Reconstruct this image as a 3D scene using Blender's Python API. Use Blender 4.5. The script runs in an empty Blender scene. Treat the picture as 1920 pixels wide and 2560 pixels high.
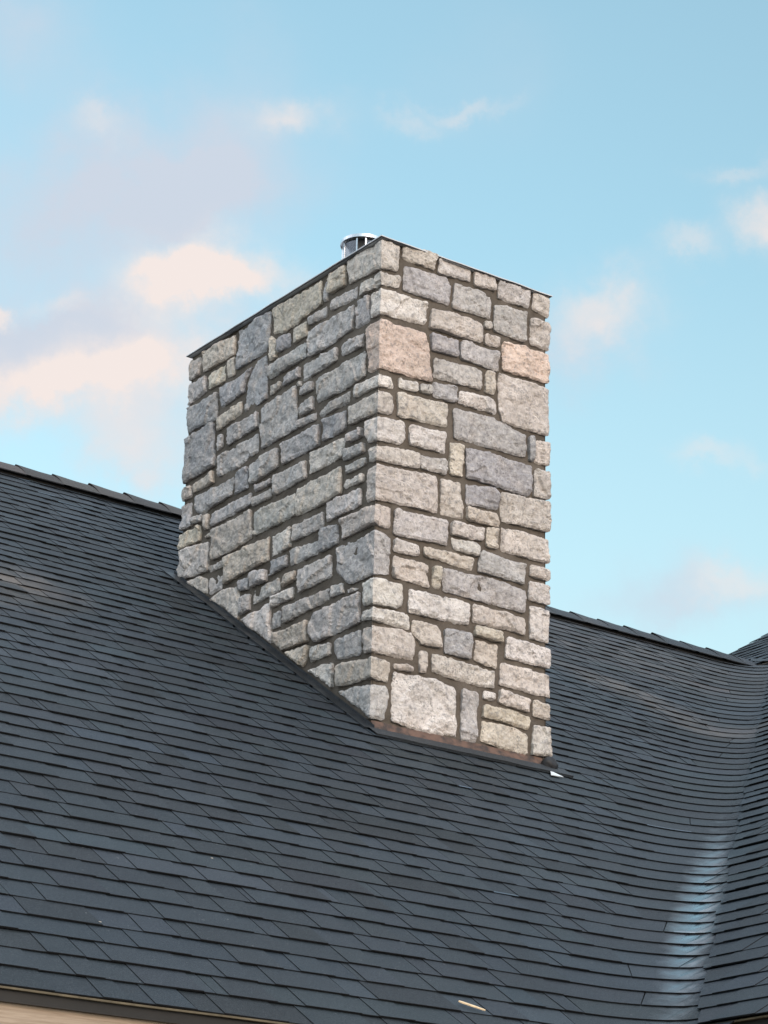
import bpy, bmesh, math, random
import numpy as np
from mathutils import Vector, Matrix, noise
from mathutils.geometry import delaunay_2d_cdt

S = 1.17            # metres per chimney width: every surveyed number below is in chimney widths
PITCH = 0.66954     # rise over run of both roofs
CW, CD, CH = 1.0, 1.69093, 2.338     # chimney width, depth, height above its lower corner

# ---------------------------------------------------------------- camera
scene = bpy.context.scene
col = scene.collection
RCAM = np.array([[0.8090070737072361, -0.5873770515321676, 0.02226553446544907],
                 [0.22592789653915094, 0.2757591793413075, -0.9342983787711522],
                 [0.5426455014620958, 0.7608844027461635, 0.35579598845485116]])
CAM = np.array([-5.684982, -8.0399475, -2.7621721])
FPX = 5990.634
cam = bpy.data.cameras.new('camera')
cam.sensor_fit = 'HORIZONTAL'; cam.sensor_width = 36.0
cam.lens = FPX / 1920 * 36.0
cam.clip_start = 0.1; cam.clip_end = 2000
cob = bpy.data.objects.new('camera', cam); col.objects.link(cob)
r0, r1, r2 = RCAM
M = Matrix(((r0[0], -r1[0], -r2[0], CAM[0]*S), (r0[1], -r1[1], -r2[1], CAM[1]*S),
            (r0[2], -r1[2], -r2[2], CAM[2]*S), (0, 0, 0, 1)))
cob.matrix_world = M
scene.camera = cob

def ray(u, v):
    return RCAM.T @ np.array([(u-960)/FPX, (v-1280)/FPX, 1.0])
def hit(u, v, n, c):
    d = ray(u, v); n = np.array(n, float)
    return CAM + d*((c - n@CAM)/(n@d))

# ---------------------------------------------------------------- light
SUN_EL, SUN_AZ = math.radians(18), math.radians(185)   # azimuth clockwise from +Y
sd = Vector((math.sin(SUN_AZ)*math.cos(SUN_EL), math.cos(SUN_AZ)*math.cos(SUN_EL), math.sin(SUN_EL)))
sun = bpy.data.lights.new('sun', 'SUN'); sun.energy = 0.82; sun.angle = math.radians(25); sun.color = (1.0, 0.73, 0.60)
so = bpy.data.objects.new('sun', sun); col.objects.link(so)
so.rotation_euler = sd.to_track_quat('Z', 'Y').to_euler()
scene.view_settings.view_transform = 'Standard'
scene.view_settings.look = 'None'
scene.view_settings.exposure = 0.8
scene.view_settings.gamma = 1.0

world = bpy.data.worlds.new('World'); scene.world = world; world.use_nodes = True
nt = world.node_tree; nt.nodes.clear()
def N(t, **k):
    n = nt.nodes.new(t)
    for a, b in k.items(): setattr(n, a, b)
    return n
def math_(op, a, b=None, clamp=False):
    n = N('ShaderNodeMath', operation=op); n.use_clamp = clamp
    for i, x in enumerate((a, b)):
        if x is None: continue
        if isinstance(x, (int, float)): n.inputs[i].default_value = x
        else: nt.links.new(x, n.inputs[i])
    return n.outputs[0]
sky = N('ShaderNodeTexSky'); sky.sky_type = 'NISHITA'; sky.sun_disc = False
sky.sun_elevation = SUN_EL; sky.sun_rotation = SUN_AZ
sky.air_density = 1.0; sky.dust_density = 0.6; sky.ozone_density = 1.2
tint = N('ShaderNodeMix', data_type='RGBA', blend_type='MULTIPLY'); tint.inputs[0].default_value = 1.0
nt.links.new(sky.outputs[0], tint.inputs[6]); tint.inputs[7].default_value = (1.38, 1.44, 1.11, 1)
SKY_TINT = tint
tc = N('ShaderNodeTexCoord')
sep = N('ShaderNodeSeparateXYZ'); nt.links.new(tc.outputs['Generated'], sep.inputs[0])
az = math_('ARCTAN2', sep.outputs[0], sep.outputs[1])
el = math_('ARCSINE', sep.outputs[2])
ae = N('ShaderNodeCombineXYZ'); nt.links.new(az, ae.inputs[0]); nt.links.new(el, ae.inputs[1])
wn = N('ShaderNodeTexNoise'); wn.inputs['Scale'].default_value = 13; wn.inputs['Detail'].default_value = 7; wn.inputs['Roughness'].default_value = .62
nt.links.new(tc.outputs['Generated'], wn.inputs['Vector'])
wsub = N('ShaderNodeVectorMath', operation='SUBTRACT'); nt.links.new(wn.outputs['Color'], wsub.inputs[0]); wsub.inputs[1].default_value = (.5, .5, .5)
wsc = N('ShaderNodeVectorMath', operation='SCALE'); nt.links.new(wsub.outputs[0], wsc.inputs[0]); wsc.inputs['Scale'].default_value = 0.085
wadd = N('ShaderNodeVectorMath', operation='ADD'); nt.links.new(ae.outputs[0], wadd.inputs[0]); nt.links.new(wsc.outputs[0], wadd.inputs[1])
def blobs(lst):
    tot = None
    for u, v, ru, rv, k in lst:
        u, v, ru, rv = [x*1.1573 for x in (u, v, ru*1.12, rv*1.15)]
        d = ray(u, v); d /= np.linalg.norm(d)
        a, e = math.atan2(d[0], d[1]), math.asin(d[2])
        s = N('ShaderNodeVectorMath', operation='SUBTRACT'); nt.links.new(wadd.outputs[0], s.inputs[0]); s.inputs[1].default_value = (a, e, 0)
        m = N('ShaderNodeVectorMath', operation='MULTIPLY'); nt.links.new(s.outputs[0], m.inputs[0])
        m.inputs[1].default_value = (math.cos(e)*FPX/ru, FPX/rv, 0)
        q = N('ShaderNodeVectorMath', operation='DOT_PRODUCT'); nt.links.new(m.outputs[0], q.inputs[0]); nt.links.new(m.outputs[0], q.inputs[1])
        g = math_('EXPONENT', math_('MULTIPLY', q.outputs['Value'], -1.0))
        g = math_('MULTIPLY', g, k)
        tot = g if tot is None else math_('ADD', tot, g)
    mod = N('ShaderNodeMapRange'); mod.inputs[1].default_value = .36; mod.inputs[2].default_value = .64; mod.inputs[3].default_value = .65; mod.inputs[4].default_value = 1.25
    nt.links.new(wn2.outputs[0], mod.inputs[0])
    return math_('MULTIPLY', tot, mod.outputs[0])
wn2 = N('ShaderNodeTexNoise'); wn2.inputs['Scale'].default_value = 16; wn2.inputs['Detail'].default_value = 8; wn2.inputs['Roughness'].default_value = .6
nt.links.new(tc.outputs['Generated'], wn2.inputs['Vector'])
grey_b = blobs([(40, 440, 200, 130, .9), (290, 370, 210, 120, .95), (460, 420, 150, 90, .65), (520, 260, 160, 70, .4),
                (170, 730, 230, 110, 1.15), (60, 800, 230, 90, .8), (1270, 740, 120, 70, .6), (1500, 1330, 190, 60, .6),
                (10, 50, 150, 90, .7), (540, 120, 90, 80, .25), (1060, 150, 120, 120, .15), (320, 960, 130, 70, .5)])
warm_b = blobs([(400, 600, 115, 60, 1.2), (345, 560, 60, 35, .5), (510, 648, 110, 45, .9), (270, 830, 160, 62, 1.15),
                (90, 870, 170, 50, 1.0), (360, 780, 70, 70, .6), (130, 650, 55, 25, .5), (2, 675, 22, 22, .95),
                (630, 240, 75, 40, .6), (215, 262, 60, 25, .4), (1320, 700, 85, 55, .85), (1650, 510, 60, 45, .8),
                (1475, 560, 50, 30, .45), (1610, 1300, 90, 35, .6), (320, 975, 110, 45, .5), (1000, 203, 55, 18, .4),
                (900, 250, 50, 25, .3), (1560, 1000, 70, 25, .35), (1600, 385, 70, 20, .3)])
# broken bright cloud added outside the view to lift the ambient light
far = N('ShaderNodeTexNoise'); far.inputs['Scale'].default_value = 3.0; far.inputs['Detail'].default_value = 7
mp = N('ShaderNodeMapping'); mp.inputs['Scale'].default_value = (1, 1, 3.0); nt.links.new(tc.outputs['Generated'], mp.inputs[0]); nt.links.new(mp.outputs[0], far.inputs['Vector'])
fr = N('ShaderNodeMapRange'); fr.inputs[1].default_value = .38; fr.inputs[2].default_value = .62; fr.inputs[4].default_value = .95
nt.links.new(far.outputs[0], fr.inputs[0])
dt = N('ShaderNodeVectorMath', operation='DOT_PRODUCT'); nt.links.new(tc.outputs['Generated'], dt.inputs[0]); dt.inputs[1].default_value = tuple(r2)
away = N('ShaderNodeMapRange'); away.inputs[1].default_value = .93; away.inputs[2].default_value = .8; nt.links.new(dt.outputs['Value'], away.inputs[0])
fill_cloud = math_('MULTIPLY', fr.outputs[0], away.outputs[0])
def wmix(fac, a, c):
    n = N('ShaderNodeMix', data_type='RGBA'); nt.links.new(fac, n.inputs[0]); nt.links.new(a, n.inputs[6]); n.inputs[7].default_value = (*c, 1); return n.outputs[2]
GREY_C, WARM_C, FILL_CLOUD_C = (2.35, 2.62, 3.02), (3.5, 3.12, 2.98), (7.4, 7.7, 8.5)
elr = N('ShaderNodeMapRange'); elr.inputs[1].default_value = math.radians(10); elr.inputs[2].default_value = math.radians(34)
elr.inputs[3].default_value = .72; elr.inputs[4].default_value = .94; nt.links.new(el, elr.inputs[0])
hz = N('ShaderNodeVectorMath', operation='SCALE'); nt.links.new(tint.outputs[2], hz.inputs[0]); nt.links.new(elr.outputs[0], hz.inputs['Scale'])
hzr = N('ShaderNodeMapRange'); hzr.inputs[1].default_value = math.radians(9); hzr.inputs[2].default_value = math.radians(27)
hzr.inputs[3].default_value = .62; hzr.inputs[4].default_value = 0.0; nt.links.new(el, hzr.inputs[0])
base = wmix(hzr.outputs[0], hz.outputs[0], (2.55, 3.0, 3.1))
c1 = wmix(math_('MULTIPLY', grey_b, .92, True), base, GREY_C)
c2 = wmix(fill_cloud, wmix(math_('MULTIPLY', warm_b, .95, True), c1, WARM_C), FILL_CLOUD_C)
bg = N('ShaderNodeBackground'); nt.links.new(c2, bg.inputs[0]); bg.inputs[1].default_value = 0.15
wo = N('ShaderNodeOutputWorld'); nt.links.new(bg.outputs[0], wo.inputs[0])

# ---------------------------------------------------------------- materials
class Mat:
    def __init__(s, name, rough=.8, spec=.5, metal=0.0):
        s.m = bpy.data.materials.new(name); s.m.use_nodes = True
        s.t = s.m.node_tree; s.b = s.t.nodes['Principled BSDF']
        s.b.inputs['Roughness'].default_value = rough; s.b.inputs['Metallic'].default_value = metal
        s.b.inputs['Specular IOR Level'].default_value = spec
        s.tc = s.t.nodes.new('ShaderNodeTexCoord')
    def node(s, t, **k):
        n = s.t.nodes.new(t)
        for a, b in k.items(): setattr(n, a, b)
        return n
    def link(s, a, b): s.t.links.new(a, b)
    def noise(s, scale, detail=4, rough=.55, vec=None, dist=0):
        n = s.node('ShaderNodeTexNoise'); n.inputs['Scale'].default_value = scale
        n.inputs['Detail'].default_value = detail; n.inputs['Roughness'].default_value = rough; n.inputs['Distortion'].default_value = dist
        s.link(vec or s.tc.outputs['Object'], n.inputs['Vector']); return n.outputs['Fac']
    def voro(s, scale, feat='F1', vec=None):
        n = s.node('ShaderNodeTexVoronoi', feature=feat); n.inputs['Scale'].default_value = scale
        s.link(vec or s.tc.outputs['Object'], n.inputs['Vector']); return n.outputs['Distance']
    def ramp(s, fac, a, b, lo=0.0, hi=1.0):
        n = s.node('ShaderNodeMapRange'); n.inputs[1].default_value = a; n.inputs[2].default_value = b
        n.inputs[3].default_value = lo; n.inputs[4].default_value = hi; s.link(fac, n.inputs[0]); return n.outputs[0]
    def math(s, op, a, b):
        n = s.node('ShaderNodeMath', operation=op)
        for i, x in enumerate((a, b)):
            if isinstance(x, (int, float)): n.inputs[i].default_value = x
            else: s.link(x, n.inputs[i])
        return n.outputs[0]
    def mix(s, fac, a, b, mode='MIX'):
        n = s.node('ShaderNodeMix', data_type='RGBA', blend_type=mode)
        for i, x in ((0, fac), (6, a), (7, b)):
            if isinstance(x, (int, float)): n.inputs[i].default_value = x
            elif isinstance(x, tuple): n.inputs[i].default_value = (*x, 1) if len(x) == 3 else x
            else: s.link(x, n.inputs[i])
        return n.outputs[2]
    def color(s, c):
        if isinstance(c, tuple): s.b.inputs['Base Color'].default_value = (*c, 1)
        else: s.link(c, s.b.inputs['Base Color'])
    def bump(s, h, strength, dist):
        n = s.node('ShaderNodeBump'); n.inputs['Strength'].default_value = strength; n.inputs['Distance'].default_value = dist
        s.link(h, n.inputs['Height'])
        if s.b.inputs['Normal'].is_linked: s.link(s.b.inputs['Normal'].links[0].from_socket, n.inputs['Normal'])
        s.link(n.outputs[0], s.b.inputs['Normal'])
    def attr(s, name='Col'):
        n = s.node('ShaderNodeAttribute'); n.attribute_name = name; return n.outputs['Color']

def m_stone():
    m = Mat('stone', .88, .3)
    c = m.attr()
    big = m.ramp(m.noise(4.5, 5), .3, .7, .80, 1.17)
    c = m.mix(1.0, c, m.mix(0.0, (1, 1, 1), (1, 1, 1)), 'MULTIPLY')
    cb = m.node('ShaderNodeCombineXYZ'); [m.link(big, cb.inputs[i]) for i in range(3)]
    c = m.mix(1.0, c, cb.outputs[0], 'MULTIPLY')
    warm = m.ramp(m.noise(7, 3, .5), .52, .74, 0, .40)
    c = m.mix(warm, c, (.60, .50, .42))
    mid = m.noise(34, 6, .68)
    c = m.mix(m.ramp(mid, .50, .66, 0, .66), c, (.215, .21, .215))        # lichen-grey mottling
    c = m.mix(m.ramp(mid, .47, .32, 0, .45), c, (.84, .80, .76))        # pale scuffs
    fine = m.noise(115, 5, .75)
    patch = m.ramp(m.noise(9, 3), .42, .62, .15, 1.0)
    c = m.mix(m.math('MULTIPLY', m.ramp(fine, .53, .61, 0, .72), patch), c, (.07, .075, .08))   # dark pits
    m.color(c)
    m.bump(mid, .8, .014); m.bump(fine, .8, .006)
    return m.m
def m_mortar():
    m = Mat('mortar', .95, .2)
    c = m.mix(m.ramp(m.noise(5), .35, .65), (.100, .085, .070), (.160, .138, .116))
    c = m.mix(m.ramp(m.noise(120, 4, .7), .5, .7, 0, .5), c, (.06, .052, .045))
    m.color(c); m.bump(m.noise(60, 6, .7), .8, .006); return m.m
GLOW_PATCHES = []
def m_shingle(rough=.62):
    m = Mat('asphalt_shingle', rough, .28)
    c = m.attr(); tab = m.node('ShaderNodeSeparateColor'); m.link(c, tab.inputs[0])
    g = m.noise(170, 4, .85)
    c = m.mix(m.ramp(g, .50, .66, 0, .50), c, (.095, .112, .124))
    c = m.mix(m.ramp(g, .48, .30, 0, .6), c, (.012, .015, .018))
    v = m.ramp(m.noise(1.3, 5), .3, .7, .86, 1.16)
    cb = m.node('ShaderNodeCombineXYZ'); [m.link(v, cb.inputs[i]) for i in range(3)]
    c = m.mix(1.0, c, cb.outputs[0], 'MULTIPLY')
    flecks = m.noise(75, 2, .5)
    c = m.mix(m.ramp(flecks, .74, .78, 0, .5), c, (.35, .36, .36))
    # tan patches of warm glow painted into the shingle colour
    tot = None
    for (px, py, rx, ry, ang, k) in GLOW_PATCHES:
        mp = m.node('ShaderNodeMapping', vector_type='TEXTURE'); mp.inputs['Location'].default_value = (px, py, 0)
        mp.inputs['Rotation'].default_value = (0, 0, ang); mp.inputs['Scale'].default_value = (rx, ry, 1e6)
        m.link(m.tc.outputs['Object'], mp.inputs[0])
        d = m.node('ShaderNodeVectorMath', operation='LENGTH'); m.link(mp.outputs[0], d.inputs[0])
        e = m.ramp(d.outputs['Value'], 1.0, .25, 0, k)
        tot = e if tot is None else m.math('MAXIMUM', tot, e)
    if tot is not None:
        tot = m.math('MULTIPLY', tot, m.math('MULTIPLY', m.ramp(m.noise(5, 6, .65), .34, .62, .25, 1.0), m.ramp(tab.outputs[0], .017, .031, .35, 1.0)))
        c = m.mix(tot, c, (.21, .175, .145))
    m.color(c)
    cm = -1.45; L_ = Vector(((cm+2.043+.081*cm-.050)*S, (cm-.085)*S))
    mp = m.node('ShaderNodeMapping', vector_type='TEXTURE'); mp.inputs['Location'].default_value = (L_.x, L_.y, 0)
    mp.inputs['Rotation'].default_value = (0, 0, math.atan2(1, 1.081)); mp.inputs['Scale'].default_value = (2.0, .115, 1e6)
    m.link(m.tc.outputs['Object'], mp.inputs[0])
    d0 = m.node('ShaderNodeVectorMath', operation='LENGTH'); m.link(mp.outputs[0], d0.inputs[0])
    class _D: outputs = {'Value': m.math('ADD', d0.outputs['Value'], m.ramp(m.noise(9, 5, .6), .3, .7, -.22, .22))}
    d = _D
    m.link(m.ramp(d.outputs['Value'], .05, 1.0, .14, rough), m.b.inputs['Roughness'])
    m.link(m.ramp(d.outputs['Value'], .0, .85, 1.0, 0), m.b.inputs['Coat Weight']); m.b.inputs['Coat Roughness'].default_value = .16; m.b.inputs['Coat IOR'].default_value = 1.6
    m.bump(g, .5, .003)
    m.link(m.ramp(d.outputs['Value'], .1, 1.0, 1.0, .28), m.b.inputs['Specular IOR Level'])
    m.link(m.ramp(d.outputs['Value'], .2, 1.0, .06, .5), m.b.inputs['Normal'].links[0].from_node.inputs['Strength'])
    return m
def m_plain(name, colr, rough=.7, spec=.4, metal=0, var=.25, scale=20):
    m = Mat(name, rough, spec, metal)
    d = tuple(x*(1-var) for x in colr); l = tuple(min(1, x*(1+var)) for x in colr)
    m.color(m.mix(m.ramp(m.noise(scale, 5), .35, .65), d, l)); m.bump(m.noise(scale*3, 4), .25, .003)
    return m.m

# ---------------------------------------------------------------- object helpers
def link(o, parent=None):
    col.objects.link(o)
    if parent is not None: o.parent = parent
    return o
def tag(o, label=None, cat=None, group=None, kind=None):
    if label: o['label'] = label
    if cat: o['category'] = cat
    if group: o['group'] = group
    if kind: o['kind'] = kind
    return o
class MB:
    """collects verts / faces / face colours / material slots, links them as ONE mesh object"""
    def __init__(s): s.v = []; s.f = []; s.c = []; s.mi = []
    def add(s, vs, fs, c=(.5, .5, .5), mi=0):
        o = len(s.v); s.v.extend(tuple(x) for x in vs)
        for f in fs: s.f.append(tuple(i+o for i in f)); s.c.append(c); s.mi.append(mi)
    def box(s, a, b, c=(.5, .5, .5), mi=0):
        x0, y0, z0 = a; x1, y1, z1 = b
        s.add([(x0,y0,z0),(x1,y0,z0),(x1,y1,z0),(x0,y1,z0),(x0,y0,z1),(x1,y0,z1),(x1,y1,z1),(x0,y1,z1)],
              [(0,3,2,1),(4,5,6,7),(0,1,5,4),(1,2,6,5),(2,3,7,6),(3,0,4,7)], c, mi)
    def build(s, name, mats, parent=None, smooth=False, loc=None):
        me = bpy.data.meshes.new(name); me.from_pydata(s.v, [], s.f)
        if not isinstance(mats, (list, tuple)): mats = [mats]
        for m in mats: me.materials.append(m)
        me.polygons.foreach_set('material_index', s.mi)
        at = me.attributes.new('Col', 'FLOAT_COLOR', 'CORNER')
        cc = np.ones((len(me.loops), 4), dtype=np.float32)
        ls = np.empty(len(me.polygons), dtype=np.int32); me.polygons.foreach_get('loop_total', ls)
        cc[:, :3] = np.repeat(np.array(s.c, dtype=np.float32), ls, axis=0)
        at.data.foreach_set('color', cc.ravel())
        if smooth: me.polygons.foreach_set('use_smooth', [True]*len(me.polygons))
        me.update()
        o = bpy.data.objects.new(name, me)
        return link(o, parent)
rnd = random.Random(7)
def W3(x, y, z): return (x*S, y*S, z*S)

house = bpy.data.objects.new('house', None); link(house)
tag(house, 'house with dark slate grey shingle roof, tall stone chimney and a wing on the right', 'house')

# ================================================================ CHIMNEY
chim = bpy.data.objects.new('chimney', None); link(chim, house)

# stones traced face by face; z = which close-up they were read from (origin x, y, scale)
ZN = {1: (420, 560, .337553), 2: (420, 1000, .337553), 3: (420, 1400, .337553),
      4: (880, 560, .325497), 5: (880, 1000, .325497), 6: (880, 1440, .337553)}
LEFT = [
(1,'t',[175,985,232,968,225,1110,150,1155]),(1,'y',[245,945,490,815,483,965,245,1098]),
(1,'d',[503,785,755,638,742,800,712,935,600,1015,492,1078]),(1,'y',[765,625,1130,410,1125,590,850,800,765,812]),
(1,'g',[1142,420,1170,400,1168,565,1140,572]),(1,'y',[1180,375,1305,295,1300,450,1180,520]),
(1,'g',[1195,560,1385,450,1380,550,1195,640]),(1,'g',[1025,690,1165,600,1160,680,1030,745]),
(1,'g',[1385,565,1482,520,1475,715,1375,775]),(1,'g',[1035,800,1370,590,1355,770,1180,900,1030,985]),
(1,'y',[915,775,1020,715,1015,820,920,880]),(1,'d',[800,845,890,795,890,900,800,945]),
(1,'y',[745,820,785,855,787,985,735,1015]),(1,'g',[740,1040,1005,870,1010,980,740,1150]),
(1,'y',[290,1120,408,1035,405,1165,290,1225]),(1,'y',[425,1005,485,975,480,1110,425,1140]),
(1,'g',[165,1165,270,1115,270,1235,150,1335,138,1260]),(1,'d',[375,1210,615,1050,560,1160,552,1245,375,1360]),
(1,'d',[650,1010,715,960,722,1290,545,1395,565,1240,615,1080]),(1,'g',[985,1040,1240,900,1240,1000,985,1160]),
(1,'g',[1260,890,1435,800,1430,900,1260,980]),(1,'g',[1085,1150,1445,930,1445,1120,1290,1230,1085,1325]),
(1,'g',[835,1125,965,1050,965,1130,830,1200]),(1,'t',[745,1200,820,1155,820,1210,740,1265]),
(1,'g',[955,1205,1060,1150,1060,1225,955,1270]),(1,'g',[942,1172,970,1155,970,1190,945,1205]),
(2,'d',[130,55,350,-65,348,140,130,240]),(2,'y',[355,125,535,0,530,95,350,230]),
(2,'g',[675,60,935,-120,945,205,680,360]),(2,'g',[965,40,1060,-35,1065,65,965,120]),
(2,'g',[1105,65,1335,-75,1320,15,1100,130]),(2,'g',[945,150,1080,80,1080,140,945,205]),
(2,'d',[1130,140,1305,65,1300,215,1130,305]),(2,'g',[415,200,655,75,655,195,415,340]),
(2,'d',[105,290,325,155,335,480,120,610,100,500]),(2,'g',[355,265,388,245,388,340,355,380]),
(2,'g',[350,410,650,240,650,375,480,510,350,570]),(2,'g',[820,320,1110,170,1105,330,825,480]),
(2,'g',[590,475,800,345,800,495,600,625]),(2,'d',[480,530,575,480,575,650,475,695]),
(2,'y',[170,620,320,515,325,605,170,685]),(2,'r',[100,655,160,625,162,715,100,745]),
(2,'g',[185,710,468,560,455,700,300,795,240,850,185,820]),(2,'l',[1030,385,1290,270,1285,415,1030,545]),
(2,'g',[1320,245,1425,195,1425,265,1318,315]),(2,'g',[1283,370,1440,310,1440,380,1285,450]),
(2,'g',[1290,480,1445,410,1450,470,1300,550]),(2,'l',[1280,590,1430,535,1430,600,1275,660]),
(2,'g',[770,555,1010,440,1010,570,775,705]),(2,'g',[625,630,748,575,748,615,625,680]),
(2,'g',[610,720,752,650,752,715,612,790]),(2,'t',[935,650,1270,480,1265,685,1120,775,932,860]),
(2,'g',[310,835,605,680,605,770,305,935]),(2,'l',[1155,755,1415,640,1415,770,1160,900]),
(2,'g',[90,775,158,750,160,930,92,965]),(2,'g',[170,870,240,842,238,900,165,915]),
(2,'y',[252,850,288,835,285,958,250,960]),(2,'y',[75,1000,228,920,225,1035,75,1105]),
(2,'t',[250,1000,300,975,300,1010,250,1020]),(2,'t',[308,960,605,800,605,1020,470,1110,308,1185]),
(2,'g',[615,835,925,680,925,850,620,1005]),(2,'g',[910,920,1135,825,1135,935,910,1050]),
(2,'d',[1120,950,1240,915,1245,1060,1110,1130]),(2,'l',[750,1005,895,925,893,1085,748,1160]),
(2,'y',[410,1165,735,1005,728,1180,395,1365]),(2,'g',[885,1105,1095,1025,1100,1135,885,1230]),
(2,'l',[60,1120,290,1045,285,1260,150,1315,50,1330]),(2,'l',[290,1230,390,1185,385,1230,285,1280]),
(2,'d',[735,1190,870,1140,870,1220,730,1305]),(2,'l',[950,1255,1195,1140,1195,1300,950,1430]),
(3,'t',[115,165,215,118,275,130,272,245,210,230]),(3,'l',[280,130,375,95,378,210,290,255,275,190]),
(3,'g',[605,90,715,60,715,145,600,200]),(3,'d',[510,150,580,120,580,215,510,230]),
(3,'y',[825,115,925,70,925,145,825,200]),(3,'g',[610,215,805,130,808,225,610,325]),
(3,'l',[288,290,390,215,505,190,512,300,505,440]),(3,'g',[525,270,595,245,590,365,512,410]),
(3,'l',[750,275,912,195,912,275,750,350]),(3,'g',[1190,190,1275,165,1285,235,1190,275]),
(3,'l',[1315,215,1390,200,1385,214,1312,240]),(3,'g',[845,345,1175,200,1172,300,980,390,835,470]),
(3,'l',[528,440,738,315,748,500,745,620]),(3,'g',[760,385,818,365,815,490,758,515]),
(3,'g',[1050,395,1405,230,1410,460,1080,610,1042,560]),(3,'y',[765,540,1030,440,1022,600,830,665,762,610]),
(3,'g',[1210,590,1410,505,1405,700,1240,735,1210,690]),(3,'l',[1042,645,1185,605,1185,700,1025,755]),
(3,'y',[850,685,1035,625,1010,745,985,790]),(3,'l',[1010,815,1130,760,1205,755,1200,945])]
RIGHT = [
(4,'t',[402,155,655,235,640,345,405,258]),(4,'t',[675,260,925,335,915,435,675,370]),
(4,'t',[950,345,1110,400,1115,510,948,460]),(4,'g',[1140,425,1375,495,1365,640,1130,565]),
(4,'t',[1405,520,1530,560,1530,690,1490,705,1395,650]),(4,'g',[415,320,735,400,768,470,760,620,400,500]),
(4,'g',[795,450,1085,550,1080,720,785,640]),(4,'g',[1105,620,1355,670,1330,905,1100,810]),
(4,'t',[1385,720,1530,765,1528,965,1380,920]),(4,'t',[620,650,940,715,1005,770,1000,905,605,790]),
(4,'l',[1035,740,1085,750,1085,800,1030,790]),(4,'t',[1030,845,1145,870,1140,945,1028,915]),
(4,'p',[1175,895,1528,1000,1525,1220,1165,1115]),(4,'d',[620,840,825,890,825,1015,620,960]),
(4,'g',[840,895,1140,975,1130,1125,845,1025]),(4,'g',[640,1025,1010,1110,1005,1270,640,1170]),
(4,'y',[1045,1120,1110,1135,1105,1310,1030,1285]),(5,'t',[1130,-212,1530,-85,1528,275,1170,165,1140,70]),
(4,'l',[375,1180,515,1215,510,1285,370,1250]),(4,'g',[535,1225,618,1245,612,1300,532,1280]),
(4,'d',[635,1210,815,1250,810,1365,640,1320]),(4,'l',[835,1280,1118,1350,1115,1455,830,1370]),
(5,'t',[365,-65,750,25,745,205,360,115]),(5,'l',[455,185,730,250,728,405,455,335]),
(5,'g',[790,60,1100,130,1345,260,1345,435,800,285]),(5,'d',[1370,280,1408,275,1405,465,1370,455]),
(5,'r',[1420,290,1530,325,1528,500,1415,475]),(5,'g',[545,420,738,460,735,570,540,520]),
(5,'y',[765,320,865,350,862,585,765,565]),(5,'d',[890,365,1080,400,1390,510,1385,700,1360,735,890,590]),
(5,'t',[1415,525,1528,550,1527,760,1405,735]),(5,'t',[692,600,850,630,870,910,692,875]),
(5,'d',[890,640,1110,680,1135,725,1130,835,890,795]),(5,'y',[895,820,1120,870,1140,970,895,910]),
(5,'t',[1150,705,1527,785,1525,900,1523,1010,1160,925]),(5,'g',[345,830,735,930,735,1110,330,1025]),
(5,'t',[775,930,1020,980,1018,1080,772,1025]),(5,'y',[1045,975,1135,990,1125,1140,1045,1120]),
(5,'t',[1165,970,1527,1070,1525,1255,1158,1150]),(5,'l',[775,1055,985,1100,985,1195,800,1145]),
(5,'l',[335,1055,530,1110,528,1195,335,1155]),(5,'y',[570,1120,940,1210,938,1305,565,1190]),
(5,'t',[330,1190,600,1260,605,1435,325,1350]),(5,'y',[635,1275,688,1285,685,1450,632,1420]),
(5,'g',[1010,1150,1345,1265,1335,1410,985,1310,985,1220]),(5,'t',[1385,1260,1525,1300,1523,1385,1380,1345]),
(6,'g',[685,-60,1080,20,1295,110,1290,270,690,105]),(6,'l',[1325,35,1467,70,1465,210,1320,170]),
(6,'l',[435,90,800,170,875,205,870,360,430,265]),(6,'t',[910,205,1295,310,1290,430,905,335]),
(6,'l',[1330,215,1467,250,1467,490,1328,460]),(6,'t',[460,320,640,360,670,410,665,525,520,500,455,400]),
(6,'d',[700,385,905,420,885,610,698,565]),(6,'y',[925,360,1125,420,1120,490,920,430]),
(6,'y',[925,470,1090,510,1080,685,918,620]),(6,'l',[1157,445,1467,540,1465,680,1145,600]),
(6,'t',[515,550,565,560,560,715,510,710]),(6,'t',[320,645,455,670,455,705,315,680]),
(6,'l',[605,570,1070,710,1065,830,800,770,605,700]),(6,'l',[1115,640,1460,730,1460,895,1105,800]),
(6,'l',[320,710,640,765,780,830,788,1195,600,1170,305,1075]),(6,'g',[830,830,945,860,930,1235,820,1210]),
(6,'l',[990,845,1075,865,1070,925,985,905]),(6,'l',[1105,840,1330,915,1320,1005,1100,930]),
(6,'y',[1360,915,1466,955,1466,1065,1355,1035]),(6,'y',[985,950,1220,1000,1330,1045,1310,1130,980,1035]),
(6,'y',[980,1070,1210,1120,1305,1170,1310,1335,1230,1320,970,1215]),(6,'l',[1360,1100,1466,1125,1464,1330,1340,1325])]
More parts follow.
